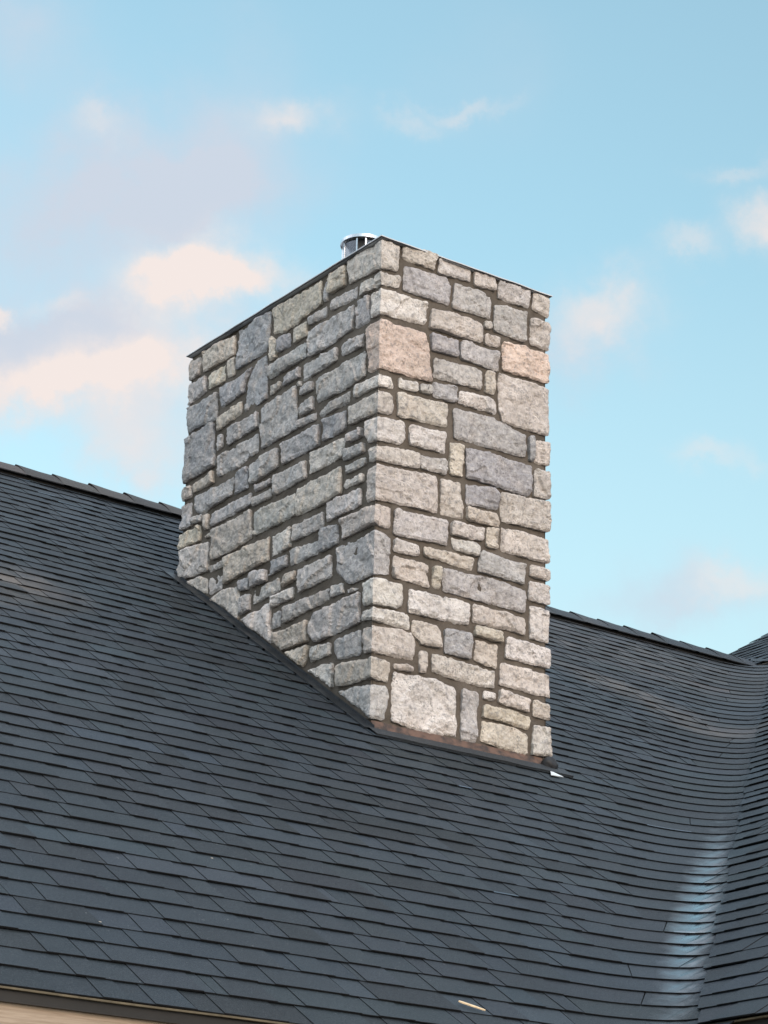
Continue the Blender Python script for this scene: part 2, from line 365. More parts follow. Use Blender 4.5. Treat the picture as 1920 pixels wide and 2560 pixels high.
QUOIN = [  # corner stones: zone + left-face outline, zone + right-face outline
('t',1,[1313,255,1575,115,1585,320,1440,385,1320,440],4,[222,115,300,130,370,165,362,355,232,325]),
('t',1,[1405,430,1590,338,1585,440,1405,530],4,[240,348,375,400,370,485,232,445]),
('l',1,[1495,520,1570,465,1570,655,1490,695],4,[215,485,595,600,580,770,215,680]),
('p',1,[1455,765,1570,700,1565,1065,1470,1105],4,[215,730,575,830,600,940,625,1205,215,1085]),
('l',1,[1365,1190,1540,1105,1530,1200,1365,1285],4,[180,1145,310,1170,333,1255,180,1225]),
('t',2,[1325,45,1535,-75,1540,85,1325,185],4,[205,1275,325,1310,320,1460,180,1430]),
('l',2,[1455,160,1540,115,1535,290,1465,320],5,[180,120,410,165,422,290,385,335,180,290]),
('t',2,[1470,350,1550,325,1545,435,1475,460],5,[205,330,530,405,525,520,210,455]),
('r',2,[1470,515,1555,465,1550,720,1450,760],5,[200,480,660,585,668,860,190,755]),
('r',2,[1268,880,1530,765,1520,905,1268,1030],5,[170,790,305,830,298,985,170,940]),
('g',2,[1230,1085,1520,960,1515,1290,1330,1365,1225,1280],5,[165,990,270,1015,300,1060,300,1330,165,1320]),
('l',3,[1435,170,1525,130,1525,315,1432,340],6,[165,10,375,60,388,190,345,235,165,200]),
('l',3,[1425,375,1530,340,1530,430,1422,450],6,[160,225,435,290,435,390,170,325]),
('t',3,[1425,500,1500,478,1502,670,1428,695],6,[135,360,450,400,490,470,470,620,170,560]),
('t',3,[1240,775,1525,705,1515,865,1300,930,1228,935],6,[155,590,290,640,270,780,155,740]),
('g',3,[1240,975,1390,925,1515,918,1510,1165,1420,1120],6,[135,800,270,810,275,920,245,1060,150,1050])]

def trace(zone, pts, face):
    ox, oy, k = ZN[zone]; out = []
    for i in range(0, len(pts), 2):
        u, v = ox + pts[i]*k, oy + pts[i+1]*k
        if face == 'L': p = hit(u, v, (1, 0, 0), 0); out.append([-p[1], p[2]])
        else: p = hit(u, v, (0, 1, 0), 0); out.append([p[0], p[2]])
    return out
PAL = {'g': (.530, .505, .492), 'd': (.425, .418, .430), 't': (.630, .570, .520), 'y': (.640, .570, .485),
       'l': (.700, .655, .615), 'p': (.690, .555, .470), 'r': (.640, .570, .525)}

def to3d(face, u, v, h):
    """unfolded wall coordinate (u across, v up, h outwards), in metres"""
    w, d = CW*S, CD*S
    if face == 'F':       # u<0 left face, u>0 front face, softened arris at u = 0
        if u <= 0: return (-h - 0.0, -u, v) if u < -1e-6 else (-h*.7, -h*.7, v)
        return (u, -h, v)
    if face == 'E': return (w + h, u, v)     # far side
    if face == 'B': return (w - u, d + h, v)  # back

def stone(mb, poly, colr, face='F', seed=0, depth=.04, sp=.0115):
    r = random.Random(seed)
    poly = [(a*S, b*S) for a, b in poly]
    wrap = any(p[0] < -1e-4 for p in poly) and any(p[0] > 1e-4 for p in poly)
    n = len(poly); pts = []; edge = []
    onc = lambda p: abs(p[0]) < 1e-4
    # round corners, resample, roughen
    corner = []
    for i in range(n):
        a, b, c = Vector(poly[i-1]), Vector(poly[i]), Vector(poly[(i+1) % n])
        if wrap and onc(b): corner.append([b]); continue
        la, lc = (a-b).length, (c-b).length
        ra = min(r.uniform(.005, .018), la*.25); rc = min(r.uniform(.005, .018), lc*.25)
        p0 = b + (a-b)*ra/la; p2 = b + (c-b)*rc/lc
        corner.append([p0*(1-t)**2 + b*2*t*(1-t) + p2*t*t for t in (0, .5, 1)])
    loop = [p for c in corner for p in c]
    out = []
    SGN = -1 if sum(loop[i].x*loop[(i+1) % len(loop)].y-loop[(i+1) % len(loop)].x*loop[i].y for i in range(len(loop))) > 0 else 1
    off = Vector((r.uniform(0, 50), r.uniform(0, 50), r.uniform(0, 50)))
    for i in range(len(loop)):
        a, b = loop[i], loop[(i+1) % len(loop)]
        L = (b-a).length
        if L < 1e-5: continue
        k = max(1, int(L/(sp*.9))); nrm = Vector((-(b-a).y, (b-a).x))/L
        for j in range(k):
            p = a.lerp(b, j/k); q = Vector((p.x*45, p.y*45, 0)) + off
            if not (wrap and abs(p.x) < 1e-4):
                p = p + nrm*(SGN*(.0028 if p.x > 0 else -.0006) + noise.noise(q*1.3)*.0055 + noise.noise(q*.35)*.0045)
            out.append(p)
    if len(out) < 5: return
    P = np.array([(p.x, p.y) for p in out])
    lo, hi = P.min(0), P.max(0)
    A = P; B = np.roll(P, -1, axis=0)
    def dist(q):
        d = B-A; t = np.clip(((q-A)*d).sum(1)/np.maximum((d*d).sum(1), 1e-12), 0, 1)
        return np.sqrt((((A+d*t[:, None])-q)**2).sum(1).min())
    inner = []
    gx = np.arange(lo[0], hi[0], sp); gy = np.arange(lo[1], hi[1], sp*.87)
    for jy, y in enumerate(gy):
        for x in gx:
            q = np.array([x + (.5*sp if jy % 2 else 0) + r.uniform(-.2, .2)*sp, y + r.uniform(-.2, .2)*sp])
            if wrap and abs(q[0]) < sp*.55: continue
            ins = False
            c = ((A[:, 1] > q[1]) != (B[:, 1] > q[1]))
            with np.errstate(divide='ignore', invalid='ignore'):
                xi = A[:, 0] + (q[1]-A[:, 1])*(B[:, 0]-A[:, 0])/(B[:, 1]-A[:, 1])
            ins = (np.count_nonzero(c & (q[0] < xi)) % 2) == 1
            if ins and dist(q) > sp*.55: inner.append(q)
    if wrap:
        ys = P[np.abs(P[:, 0]) < 1e-4][:, 1]
        y0, y1 = ys.min(), ys.max(); k = max(2, int((y1-y0)/sp))
        inner += [np.array([0.0, y0 + (y1-y0)*j/k]) for j in range(1, k)]
    allp = [Vector(p) for p in P] + [Vector(p) for p in inner]
    no = len(P)
    res = delaunay_2d_cdt(allp, [], [list(range(no))], 1, 1e-6)
    vv, ff, orig = res[0], res[2], res[3]
    tx, ty = r.gauss(0, .022), r.gauss(0, .022); cx, cy = P.mean(0)
    proud = r.uniform(-.002, .010)
    rr = r.uniform(.007, .013)
    isb = {}
    vs = []
    size = min(hi-lo)
    for i, p in enumerate(vv):
        d = dist(np.array(p))
        b = d < 1e-5
        q = Vector((p.x, p.y, 0)) + off
        e = min(1, d/(rr*(.55 + 1.3*abs(noise.noise(q*11)))))
        q = Vector((p.x, p.y, 0)) + off
        # split-faced rock: broad lumps + creased facets + grain
        h = noise.fractal(q*5, .9, 2.1, 4)*.012
        h += (abs(noise.noise(q*9 + Vector((3, 1, 2)))) - .25)*.014
        h += noise.fractal(q*28, .7, 2.1, 3)*.0052
        c0 = noise.cell(Vector((q.x*9 + noise.noise(q*4)*1.5, q.y*9 + noise.noise(q*4.3 + off)*1.5, 0)))
        h += (c0-.5)*.0075
        h += tx*(p.x-cx)*.5 + ty*(p.y-cy)*.5 + proud
        h -= .0095*(1-e)**1.3
        vs.append(to3d(face, p.x, p.y, h))
    o = len(mb.v)
    cr = tuple(max(.03, c*(1+k)) for c, k in zip(colr, [g + w for g, w in zip([r.gauss(0, .05)]*3, (r.gauss(0, .012), 0, r.gauss(0, .015)))]))
    fs = [tuple(f) for f in ff]
    # orientation: outwards
    def flip(f):
        a, b, c = [Vector(vv[i]) for i in f[:3]]
        return (b-a).cross(c-a) < 0
    ccw_out = face in ('F', 'E', 'B')
    fs = [tuple(reversed(f)) if flip(f) == ccw_out else f for f in fs]
    mb.add(vs, fs, cr, 0)
    # side walls back to the mortar
    ring = [i for i, og in enumerate(orig) if any(k < no for k in og)]
    order = {}
    for i in ring:
        order[min(k for k in orig[i] if k < no)] = i
    seq = [order[k] for k in sorted(order)]
    back = []
    for i in seq:
        p = vv[i]
        back.append(to3d(face, p.x + (cx-p.x)*.03, p.y + (cy-p.y)*.03, -depth) if not (wrap and abs(p.x) < 1e-4)
                    else (depth, depth, p.y))
    area = sum(vv[seq[k]].x*vv[seq[(k+1) % len(seq)]].y - vv[seq[(k+1) % len(seq)]].x*vv[seq[k]].y for k in range(len(seq)))
    nb = len(seq); base = len(vs)
    vs2 = [vs[i] for i in seq] + back
    f2 = []
    for k in range(nb):
        k2 = (k+1) % nb
        f = (k, k+nb, k2+nb, k2)
        f2.append(f if area > 0 else tuple(reversed(f)))
    mb.add(vs2, f2, tuple(c*.9 for c in cr), 0)

def snap(poly, lo=-CD, hi=CW):
    for p in poly:
        if p[0] > hi-.035: p[0] = hi + .004
        if p[0] < lo+.035: p[0] = lo - .004
    return poly

sm = MB(); seed = 100
for z, c, pts in LEFT:
    seed += 1
    pl = trace(z, pts, 'L')
    for p in pl: p[0] = min(p[0], -.004)
    stone(sm, snap(pl), PAL[c], 'F', seed)
for z, c, pts in RIGHT:
    seed += 1
    pl = trace(z, pts, 'R')
    for p in pl: p[0] = max(p[0], .004)
    stone(sm, snap(pl), PAL[c], 'F', seed)
for c, zl, pl, zr, pr in QUOIN:
    seed += 1
    L = trace(zl, pl, 'L'); R = trace(zr, pr, 'R')
    i = max(range(len(L)-1), key=lambda k: L[k][0]+L[k+1][0])
    top = [0.0, (L[i][1]+R[0][1])/2]; bot = [0.0, (L[i+1][1]+R[-1][1])/2]
    stone(sm, L[:i] + [top] + R[1:-1] + [bot] + L[i+2:], PAL[c], 'F', seed)
# the two faces turned away: the same stonework laid in rough courses
def hidden(face, width, base):
    global seed
    rr = random.Random(5 if face == 'E' else 9); z = -.02
    while z < CH-.04:
        h = min(rr.choice((.08, .12, .15, .20)), CH-z-.01)
        u = .03
        while u < width-.05:
            w = rr.uniform(.13, .38)
            if u+w > width-.12: w = width-.03-u
            zb = z+.012
            t0 = z+h-.012
            if t0 > base(u+w/2):
                seed += 1
                stone(sm, [[u+.01, t0+rr.uniform(-.01,.006)], [u+w-.01, t0+rr.uniform(-.01,.006)], [u+w-.01, zb+rr.uniform(-.006,.01)], [u+.01, zb]],
                      PAL[rr.choice('ggttyldl')], face, seed, sp=.03)
            u += w
        z += h
hidden('E', CD, lambda u: u*PITCH)
hidden('B', CW, lambda u: CD*PITCH)
STONE = m_stone()
sm.build('stone_facing', STONE, chim)

# mortar core with rough recessed joints
mm = MB()
def mortar_face(face, u0, u1, z0, z1, st=.02):
    nu, nz = int((u1-u0)/st)+1, int((z1-z0)/st)+1
    vs = []
    for j in range(nz+1):
        for i in range(nu+1):
            u = u0+(u1-u0)*i/nu; z = z0+(z1-z0)*j/nz
            q = Vector((u*22, z*22, 3.3 if face == 'L' else 9.1))
            h = -.0225 + noise.fractal(q, .8, 2, 3)*.0035
            if face == 'L': vs.append((-h, u, z))
            elif face == 'R': vs.append((u, -h, z))
            elif face == 'E': vs.append((CW*S+h, u, z))
            else: vs.append((u, CD*S+h, z))
    fs = []
    for j in range(nz):
        for i in range(nu):
            a = j*(nu+1)+i; f = (a, a+1, a+nu+2, a+nu+1)
            fs.append(f if face in ('R', 'E') else tuple(reversed(f)))
    mm.add(vs, fs)
zb = -.12
mortar_face('R', .0165, CW*S-.0165, zb, CH*S-.004); mortar_face('L', .0165, CD*S-.0165, zb, CH*S-.004)
mortar_face('E', .0165, CD*S-.0165, zb, CH*S-.004, .06); mortar_face('B', .0165, CW*S-.0165, zb, CH*S-.004, .06)
mm.build('mortar_core', m_mortar(), chim)

# metal cap: thin sheet with a wavering edge, black membrane lip under it
def cap():
    mb = MB(); mw = MB()
    w, d = CW*S, CD*S
    def edge(ov):
        pts = []
        n = 26
        cs = [(-ov, -ov), (w+ov, -ov), (w+ov, d+ov), (-ov, d+ov)]
        for k in range(4):
            a, b = cs[k], cs[(k+1) % 4]
            for j in range(n): pts.append((a[0]+(b[0]-a[0])*j/n, a[1]+(b[1]-a[1])*j/n))
        return pts
    z0 = CH*S
    o = edge(.012); n = len(o)
    zt = [z0+.001+noise.noise(Vector((x*6, y*6, 1)))*.004 for x, y in o]
    vs = [(x, y, z) for (x, y), z in zip(o, zt)] + [(x, y, z+.005) for (x, y), z in zip(o, zt)]
    vs.append((w/2, d/2, z0+.035)); 
    fs = [(k, (k+1) % n, (k+1) % n+n, k+n) for k in range(n)] + [(k+n, (k+1) % n+n, 2*n) for k in range(n)]
    vs.append((w/2, d/2, z0+.002)); fs += [((k+1) % n, k, 2*n+1) for k in range(n)]
    mb.add(vs, fs)
    i = edge(.006)
    ph = [z0-.001+noise.noise(Vector((x*5, y*5, 7)))*.024 for x, y in i]
    vs = [(x, y, min(p, z0-.002)) for (x, y), p in zip(i, ph)] + [(x, y, z+.002) for (x, y), z in zip(i, zt)]
    mw.add(vs, [(k, (k+1) % n, (k+1) % n+n, k+n) for k in range(n)])
    vi = edge(.004)
    vs = [(x, y, min(p, z0-.002)) for (x, y), p in zip(i, ph)] + [(x, y, min(p, z0-.002)) for (x, y), p in zip(vi, ph)]
    mw.add(vs, [((k+1) % n, k, k+n, (k+1) % n+n) for k in range(n)])
    steel = m_plain('cap_steel', (.60, .62, .65), .35, .5, .0, .06, 6)
    mb.build('chimney_cap', steel, chim)
    mw.build('cap_membrane', m_plain('membrane', (.012, .012, .015), .6, .4), chim)
cap()

# flue: slotted steel terminal under a flat lid
def arc_shell(mb, cx, cy, r, a0, a1, z0, z1, th=.003, n=10):
    vs = []
    for j in range(n+1):
        a = a0+(a1-a0)*j/n
        for rr_ in (r, r-th):
            for z in (z0, z1): vs.append((cx+rr_*math.cos(a), cy+rr_*math.sin(a), z))
    fs = []
    for j in range(n):
        a, b = j*4, j*4+4
        fs += [(a, b, b+1, a+1), (a+3, b+3, b+2, a+2), (a+1, b+1, b+3, a+3), (a+2, b+2, b, a)]
    fs += [(0, 1, 3, 2), (n*4, n*4+2, n*4+3, n*4+1)]
    mb.add(vs, fs)
def tube(mb, cx, cy, r, z0, z1, n=40, cap_=True):
    vs = [(cx+r*math.cos(2*math.pi*k/n), cy+r*math.sin(2*math.pi*k/n), z) for z in (z0, z1) for k in range(n)]
    fs = [(k, (k+1) % n, (k+1) % n+n, k+n) for k in range(n)]
    if cap_: fs += [tuple(range(n-1, -1, -1)), tuple(range(n, 2*n))]
    mb.add(vs, fs)
def flue():
    galv = m_plain('galvanised_steel', (.60, .62, .65), .24, .5, .95, .12, 9)
    dark = m_plain('flue_inner', (.22, .21, .20), .5, .5, .5)
    fx, fy, zt = .485*S, .85*S, (CH+.462)*S
    r = .100*S; zb_ = CH*S+.01
    toc = math.atan2(CAM[1]-.85, CAM[0]-.485)     # opening turned towards the street
    a = MB(); per = math.radians(78)
    for k in range(5):
        s = toc + math.radians(9-1) - math.radians(24) - math.radians(48) + k*math.radians(72)
        arc_shell(a, fx, fy, r, s, s+math.radians(47), zb_, zt-.030)
    a.build('flue_panel', galv, chim, True)
    b = MB()
    for k in range(5):
        s = toc + math.radians(8-24-48) + k*math.radians(72)
        for e, w in ((s, -1), (s+math.radians(47), 1)):
            ca, sa = math.cos(e), math.sin(e); t = .0042
            p = [(fx+(r+d)*ca - w_*sa, fy+(r+d)*sa + w_*ca) for d, w_ in ((.006, -t), (.006, t), (-.02, t), (-.02, -t))]
            b.add([(x, y, z) for z in (zb_, zt-.004) for x, y in p], [(0, 1, 2, 3)[::-1], (4, 5, 6, 7), (0, 1, 5, 4), (1, 2, 6, 5), (2, 3, 7, 6), (3, 0, 4, 7)])
    b.build('flue_rib', galv, chim)
    c = MB(); tube(c, fx, fy, r*.62, zb_, zt-.012); c.build('flue_pipe', dark, chim, True)
    d = MB(); tube(d, fx, fy, .113*S, zt-.006, zt+.002, 56)
    arc_shell(d, fx, fy, .1145*S, 0, 2*math.pi-1e-4, zt-.016, zt+.003, .003, 56)
    d.build('flue_lid', galv, chim)
flue()

# ================================================================ ROOF
CT = 0.1225         # exposed run of a course along the slope
cosp = 1/math.sqrt(1+PITCH*PITCH); CR = CT*cosp     # run in plan
RX, RY = .36, .15
def X0(c): return 2.043 + .081*c
NM = Vector((0, -PITCH, 1)).normalized()
NWG = Vector((-PITCH*.92, 0, 1)).normalized()
RIDGE = 3.10
def contour(c, a):
    """point + unit tangent at arc-length a along the level line of height c; a=0 where the valley curve starts"""
    xc = c + X0(c)
    if a <= 0: return (xc-RX+a, c), (1, 0)
    L = ARC_L
    if a < L:
        t = np.interp(a, ARC_A, ARC_T); return (xc-RX+RX*math.sin(t), c-RY+RY*math.cos(t)), tuple(np.array((RX*math.cos(t), -RY*math.sin(t)))/math.hypot(RX*math.cos(t), RY*math.sin(t)))
    return (xc, c-RY-(a-L)), (0, -1)
ARC_T = np.linspace(0, math.pi/2, 60)
_p = np.stack([RX*np.sin(ARC_T), RY*np.cos(ARC_T)], 1)
ARC_A = np.concatenate([[0], np.cumsum(np.linalg.norm(np.diff(_p, axis=0), axis=1))]); ARC_L = ARC_A[-1]

def surf(c, a, up, h, shift=True):
    """3D point: level c (plan), along a, moved 'up' the slope by `up` (plan run), raised h metres off the deck"""
    if contour is not FLAT and shift:
        sh0 = -(up*1.081); k_ = min(1.0, max(0.0, a/ARC_L))
        a = a + sh0*(1-k_) + up*k_
    (x, y), (tx, ty) = contour(c+up, a)
    n = Vector((ty*PITCH, -tx*PITCH, 1)).normalized()
    p = Vector((x*S, y*S, (c+up)*PITCH*S))
    return p + n*h

FLAT = None
EDGE_C = (.010, .011, .013)
def strip(mb, c, a0, a1, up0, up1, h0, h1, th, colr, step=.11, side0=True, side1=True, dh=0.0, skew0=0, skew1=0, wob=.004, lip=False, mitre=False):
    """one slab of roofing: top face, butt face and both end faces"""
    n = max(1, int((a1-a0)/step)); vs = []
    for i in range(n+1):
        a = a0+(a1-a0)*i/n
        q = Vector((a*1.7, c*37.1, dh))
        w = noise.noise(q)*.0022 + noise.noise(q*3.1)*.0010
        s = noise.noise(q + Vector((9, 9, 9)))*wob*.5 + noise.noise(q*2.6+Vector((4, 4, 4)))*wob*.4
        f = i/n
        au = a + skew0*(1-f) + skew1*f
        vs += [surf(c, a, up0+s, h0+w), surf(c, au, up1, h1, not (mitre and i == 0)), surf(c, a, up0+s, h0+w-th)]
    fs = []; ms = []
    for i in range(n):
        k = i*3
        fs.append((k, k+3, k+4, k+1)); ms.append(0)
        fs.append((k+2, k+5, k+3, k)); ms.append(1)
    mb.add(vs, [f for f, m in zip(fs, ms) if m == 0], colr, 0)
    mb.add(vs, [f for f, m in zip(fs, ms) if m == 1], EDGE_C, 1)
    if lip and n > 2:  # sky glint along the butt edge, painted as a paler strip
        j0 = int(n*(.1+.4*abs(noise.noise(Vector((a0*7, c*9, 1)))))); j1 = min(n, j0+max(2, int(n*.35)))
        q0 = [Vector(vs[i*3]) for i in range(j0, j1+1)]
        q1 = [surf(c, a0+(a1-a0)*i/n, up0+.0065, 0)*.0 + Vector(vs[i*3])*.945 + Vector(vs[i*3+1])*.055 + Vector((0, 0, .0012)) for i in range(j0, j1+1)]
        q0 = [p + Vector((0, -.0015, -.0012)) for p in q0]
        m_ = len(q0); k2 = tuple(min(.4, x*4.5) for x in colr)
        mb.add(q0+q1, [(i, i+1, m_+i+1, m_+i) for i in range(m_-1)], k2, 0)
    lo = [vs[0], vs[1], surf(c, a0+skew0, up1, h1-th, not mitre), vs[2]]
    if side0: mb.add(lo, [(0, 1, 2, 3)], EDGE_C, 1)
    e = (n*3, n*3+1, n*3+2)
    hi = [vs[e[0]], vs[e[1]], surf(c, a1+skew1, up1, h1-th), vs[e[2]]]
    if side1: mb.add(hi, [(3, 2, 1, 0)], EDGE_C, 1)

def shade(r, k=1.0):
    b = max(.5, r.gauss(1.0, .19))*k
    return (.0205*b*(1+r.gauss(0, .05)), .0295*b, .038*b*(1+r.gauss(0, .03)))

def lay_course(mb, c, a_lo, a_hi, r, top=None, exposure=CR, cut0=0, cut1=0, h_extra=0.0):
    TOPK = 1.10 if top is None else top
    curve = lambda x0, x1: .035 if (x1 > -.1 and x0 < ARC_L+.1) else .10
    H0, H1 = .0088+h_extra, .0012+h_extra
    a = a_lo - r.uniform(0, .8)
    while a < a_hi:
        L = .85
        s, e = max(a, a_lo), min(a+L, a_hi)
        if e-s > .02:
            lift = r.uniform(-.0008, .0012)
            k0 = shade(r)
            # base laminate
            first = cut0 and s <= a_lo+1e-6
            strip(mb, c, s+.0015, e-.0015, 0, exposure*TOPK, H0+lift, H1, .0038, k0, curve(s, e), dh=c,
                  mitre=bool(first), lip=r.random() < .05)  # lip: sky glint painted along the butt edge
            # dragon teeth
            t = s + r.uniform(.02, .12)
            while t < e-.05:
                w = r.choice((.10, .14, .17, .21, .27))*r.uniform(.85, 1.15)
                t2 = min(t+w, e-.004)
                if t2-t > .04 and not (a_hi < 2 and t2 > ARC_L*.35):
                    b = k0 if r.random() < .35 else shade(r, .96)
                    strip(mb, c, t, t2, 0-.0012, exposure*TOPK, H0+lift+.0032, H1+.0026, .0032, b, curve(t, t2), dh=c,
                          skew0=r.uniform(0, .006), skew1=-r.uniform(0, .006))
                t = t2 + r.choice((.07, .10, .13, .18))*r.uniform(.8, 1.2)
        a += L

roof_mat = None
EAVE = -2.645
def roof():
    global roof_mat
    r = random.Random(11)
    main = MB(); wing = MB()
    k = 0; c = EAVE
    WING_EAVE = -2.385
    while c < RIDGE-.03:
        xs = c + X0(c) - RX                      # x where the valley curve begins
        top = None
        ex = min(CR, RIDGE-.005-c)
        a_hi = ARC_L + .02 + CR + r.uniform(-.012, .012)
        lay_course(main, c, -6.2-xs, a_hi, r, top=(1.10 if ex >= CR*.99 else 1.0), exposure=ex)
        k += 1; c += CR
    # wing: same courses carried round, cut line just past the valley, laid over the main run
    c = WING_EAVE; yfar = 4.3
    while c < 5.2:
        cc = c + r.uniform(-.013, .013)
        if c < RIDGE-.05: a0 = ARC_L + .005 + r.uniform(-.016, .016)
        elif c < RIDGE+.02: a0 = ARC_L*.6
        else: a0 = -(yfar + r.uniform(-.012, .012) - (c-RY)) + ARC_L
        if c < RIDGE+.02: lay_course(wing, cc, a0, ARC_L + 4.2 + c, r, h_extra=.011, cut0=1)
        else:
            # above the main ridge the level lines run straight out to the rake
            lay_straight(wing, cc, yfar + r.uniform(-.015, .015), -5.6, r)
        c += CR
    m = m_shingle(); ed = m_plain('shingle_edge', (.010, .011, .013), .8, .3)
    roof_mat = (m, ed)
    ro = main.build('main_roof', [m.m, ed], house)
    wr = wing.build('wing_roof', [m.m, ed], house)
    return ro, wr
def lay_straight(mb, c, y1, y0, r):
    global contour
    old = contour
    def flat(cc, a): return (cc + X0(cc), y1-a), (0, -1)
    globals()['contour'] = flat; globals()['FLAT'] = flat
    lay_course(mb, c, 0, y1-y0, r, h_extra=.006)
    globals()['contour'] = old; globals()['FLAT'] = None
def roofpt(u, v, which='m'):
    if which == 'm': p = hit(u, v, (0, -PITCH, 1), 0)
    return p
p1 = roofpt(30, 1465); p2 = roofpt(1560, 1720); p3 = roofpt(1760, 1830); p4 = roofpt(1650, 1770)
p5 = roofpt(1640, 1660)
GLOW_PATCHES += [(p5[0]*S, p5[1]*S, 3.2, .95, -.08, .32), (p1[0]*S, p1[1]*S, .60, .40, .5, .85), (p2[0]*S, p2[1]*S, .75, .22, -.55, .55),
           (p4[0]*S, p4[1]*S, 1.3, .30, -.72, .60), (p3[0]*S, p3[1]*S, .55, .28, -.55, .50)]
main_roof, wing_roof = roof()

# ridge caps over a vent slot
def ridge():
    r = random.Random(3)
    mb = MB(); vent = MB()
    x = -6.3; ex = .235
    xe = RIDGE + X0(RIDGE) - .17
    def prof(xx, lift, half=.150):
        out = []
        for t in (-1, -.55, -.15, 0, .15, .55, 1):
            y = RIDGE + t*half
            drop = (abs(t)**1.25)*half*PITCH*1.0
            out.append(Vector((xx*S, y*S, (RIDGE*PITCH - drop)*S + lift*(1-abs(t)) + .050*abs(t))))
        return out
    while x < xe:
        x2 = min(x+ex*1.18, xe+.05)
        l0 = .060 + r.uniform(-.004, .006); l1 = .047
        a, m_, b = prof(x, l0), prof((x+x2)/2, (l0+l1)/2-.004), prof(x2, l1)
        vs = a+m_+b+[p-Vector((0, 0, .007)) for p in a]
        n = 7; fs = []
        for j in (0, 1):
            fs += [(j*n+i, j*n+n+i, j*n+n+i+1, j*n+i+1)[::-1] for i in range(n-1)]
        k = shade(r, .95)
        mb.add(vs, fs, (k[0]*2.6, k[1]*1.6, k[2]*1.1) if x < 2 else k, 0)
        mb.add(vs, [(i, i+1, 3*n+i+1, 3*n+i) for i in range(n-1)], EDGE_C, 1)
        e = [a[0], m_[0], b[0]]; mb.add(e+[p-Vector((0, 0, .007)) for p in e], [(0, 1, 4, 3)[::-1], (1, 2, 5, 4)[::-1]], EDGE_C, 1)
        x += ex*r.uniform(.93, 1.07)
    mb.build('ridge_cap', [roof_mat[0].m, roof_mat[1]], main_roof)
    h = .128
    zt = RIDGE*PITCH
    for sgn in (-1, 1):
        y = RIDGE + sgn*h
        z = (RIDGE - h)*PITCH
        a = [(-6.3*S, y*S, z*S), ((xe+.03)*S, y*S, z*S), ((xe+.03)*S, y*S, z*S+.052), (-6.3*S, y*S, z*S+.052)]
        b = [(q[0], RIDGE*S, zt*S+(.03 if i > 1 else 0)) for i, q in enumerate(a)]
        f = [(0, 1, 2, 3), (3, 2, 6, 7), (0, 3, 7, 4), (1, 5, 6, 2)]
        vent.add(a+b, f if sgn < 0 else [tuple(reversed(q)) for q in f])
    vent.build('ridge_vent', m_plain('vent_mesh', (.012, .012, .012), .8, .2), main_roof)
ridge()

# deck, back slopes, walls: the solid house under the shingles
def structure():
    deck = MB()
    def poly(mb, pts, mi=0): mb.add([W3(*p) for p in pts], [tuple(range(len(pts)))], (.05, .06, .07), mi)
    e = .004
    # main back slope
    B = 2*RIDGE - EAVE
    xr = RIDGE + X0(RIDGE)
    bk = MB()
    bk.add([W3(-6.3, RIDGE, RIDGE*PITCH), W3(xr, RIDGE, RIDGE*PITCH), W3(xr-5.0, B, EAVE*PITCH), W3(-6.3, B, EAVE*PITCH)], [(0, 1, 2, 3)], (.047, .057, .067))
    bk.build('back_slope', roof_mat[0].m, main_roof)
    # wing back slope
    c5 = 5.2; xw = c5 + X0(c5)
    wb = MB()
    wb.add([W3(xw, 4.3, c5*PITCH), W3(xw, -5.6, c5*PITCH), W3(2*xw+.05, -5.6, EAVE*PITCH), W3(2*xw+.05, 4.3, EAVE*PITCH)], [(0, 1, 2, 3)][::1], (.047, .057, .067))
    wb.build('wing_back_slope', roof_mat[0].m, wing_roof)
    # sheathing just under the shingles
    for c0, c1 in ((EAVE, RIDGE),):
        poly(deck, [(-6.3, c0, c0*PITCH-e), (c0+X0(c0)-RX, c0, c0*PITCH-e), (c1+X0(c1)-RX, c1, c1*PITCH-e), (-6.3, c1, c1*PITCH-e)])
        poly(deck, [(c0+X0(c0)-RX, c0, c0*PITCH-.05), (c0+X0(c0)+.1, c0-.02, c0*PITCH-.05), (c1+X0(c1)+.1, c1-.02, c1*PITCH-.05), (c1+X0(c1)-RX, c1, c1*PITCH-.05)])
    w0 = -2.385
    poly(deck, [(w0+X0(w0), w0-RY+.1, w0*PITCH-e), (w0+X0(w0), -5.6, w0*PITCH-e), (c5+X0(c5), -5.6, c5*PITCH-e), (c5+X0(c5), 4.28, c5*PITCH-e), (1.95+X0(1.95), 4.28, 1.95*PITCH-e)])
    deck.build('roof_deck', m_plain('sheathing', (.10, .075, .05), .9), house)
structure()

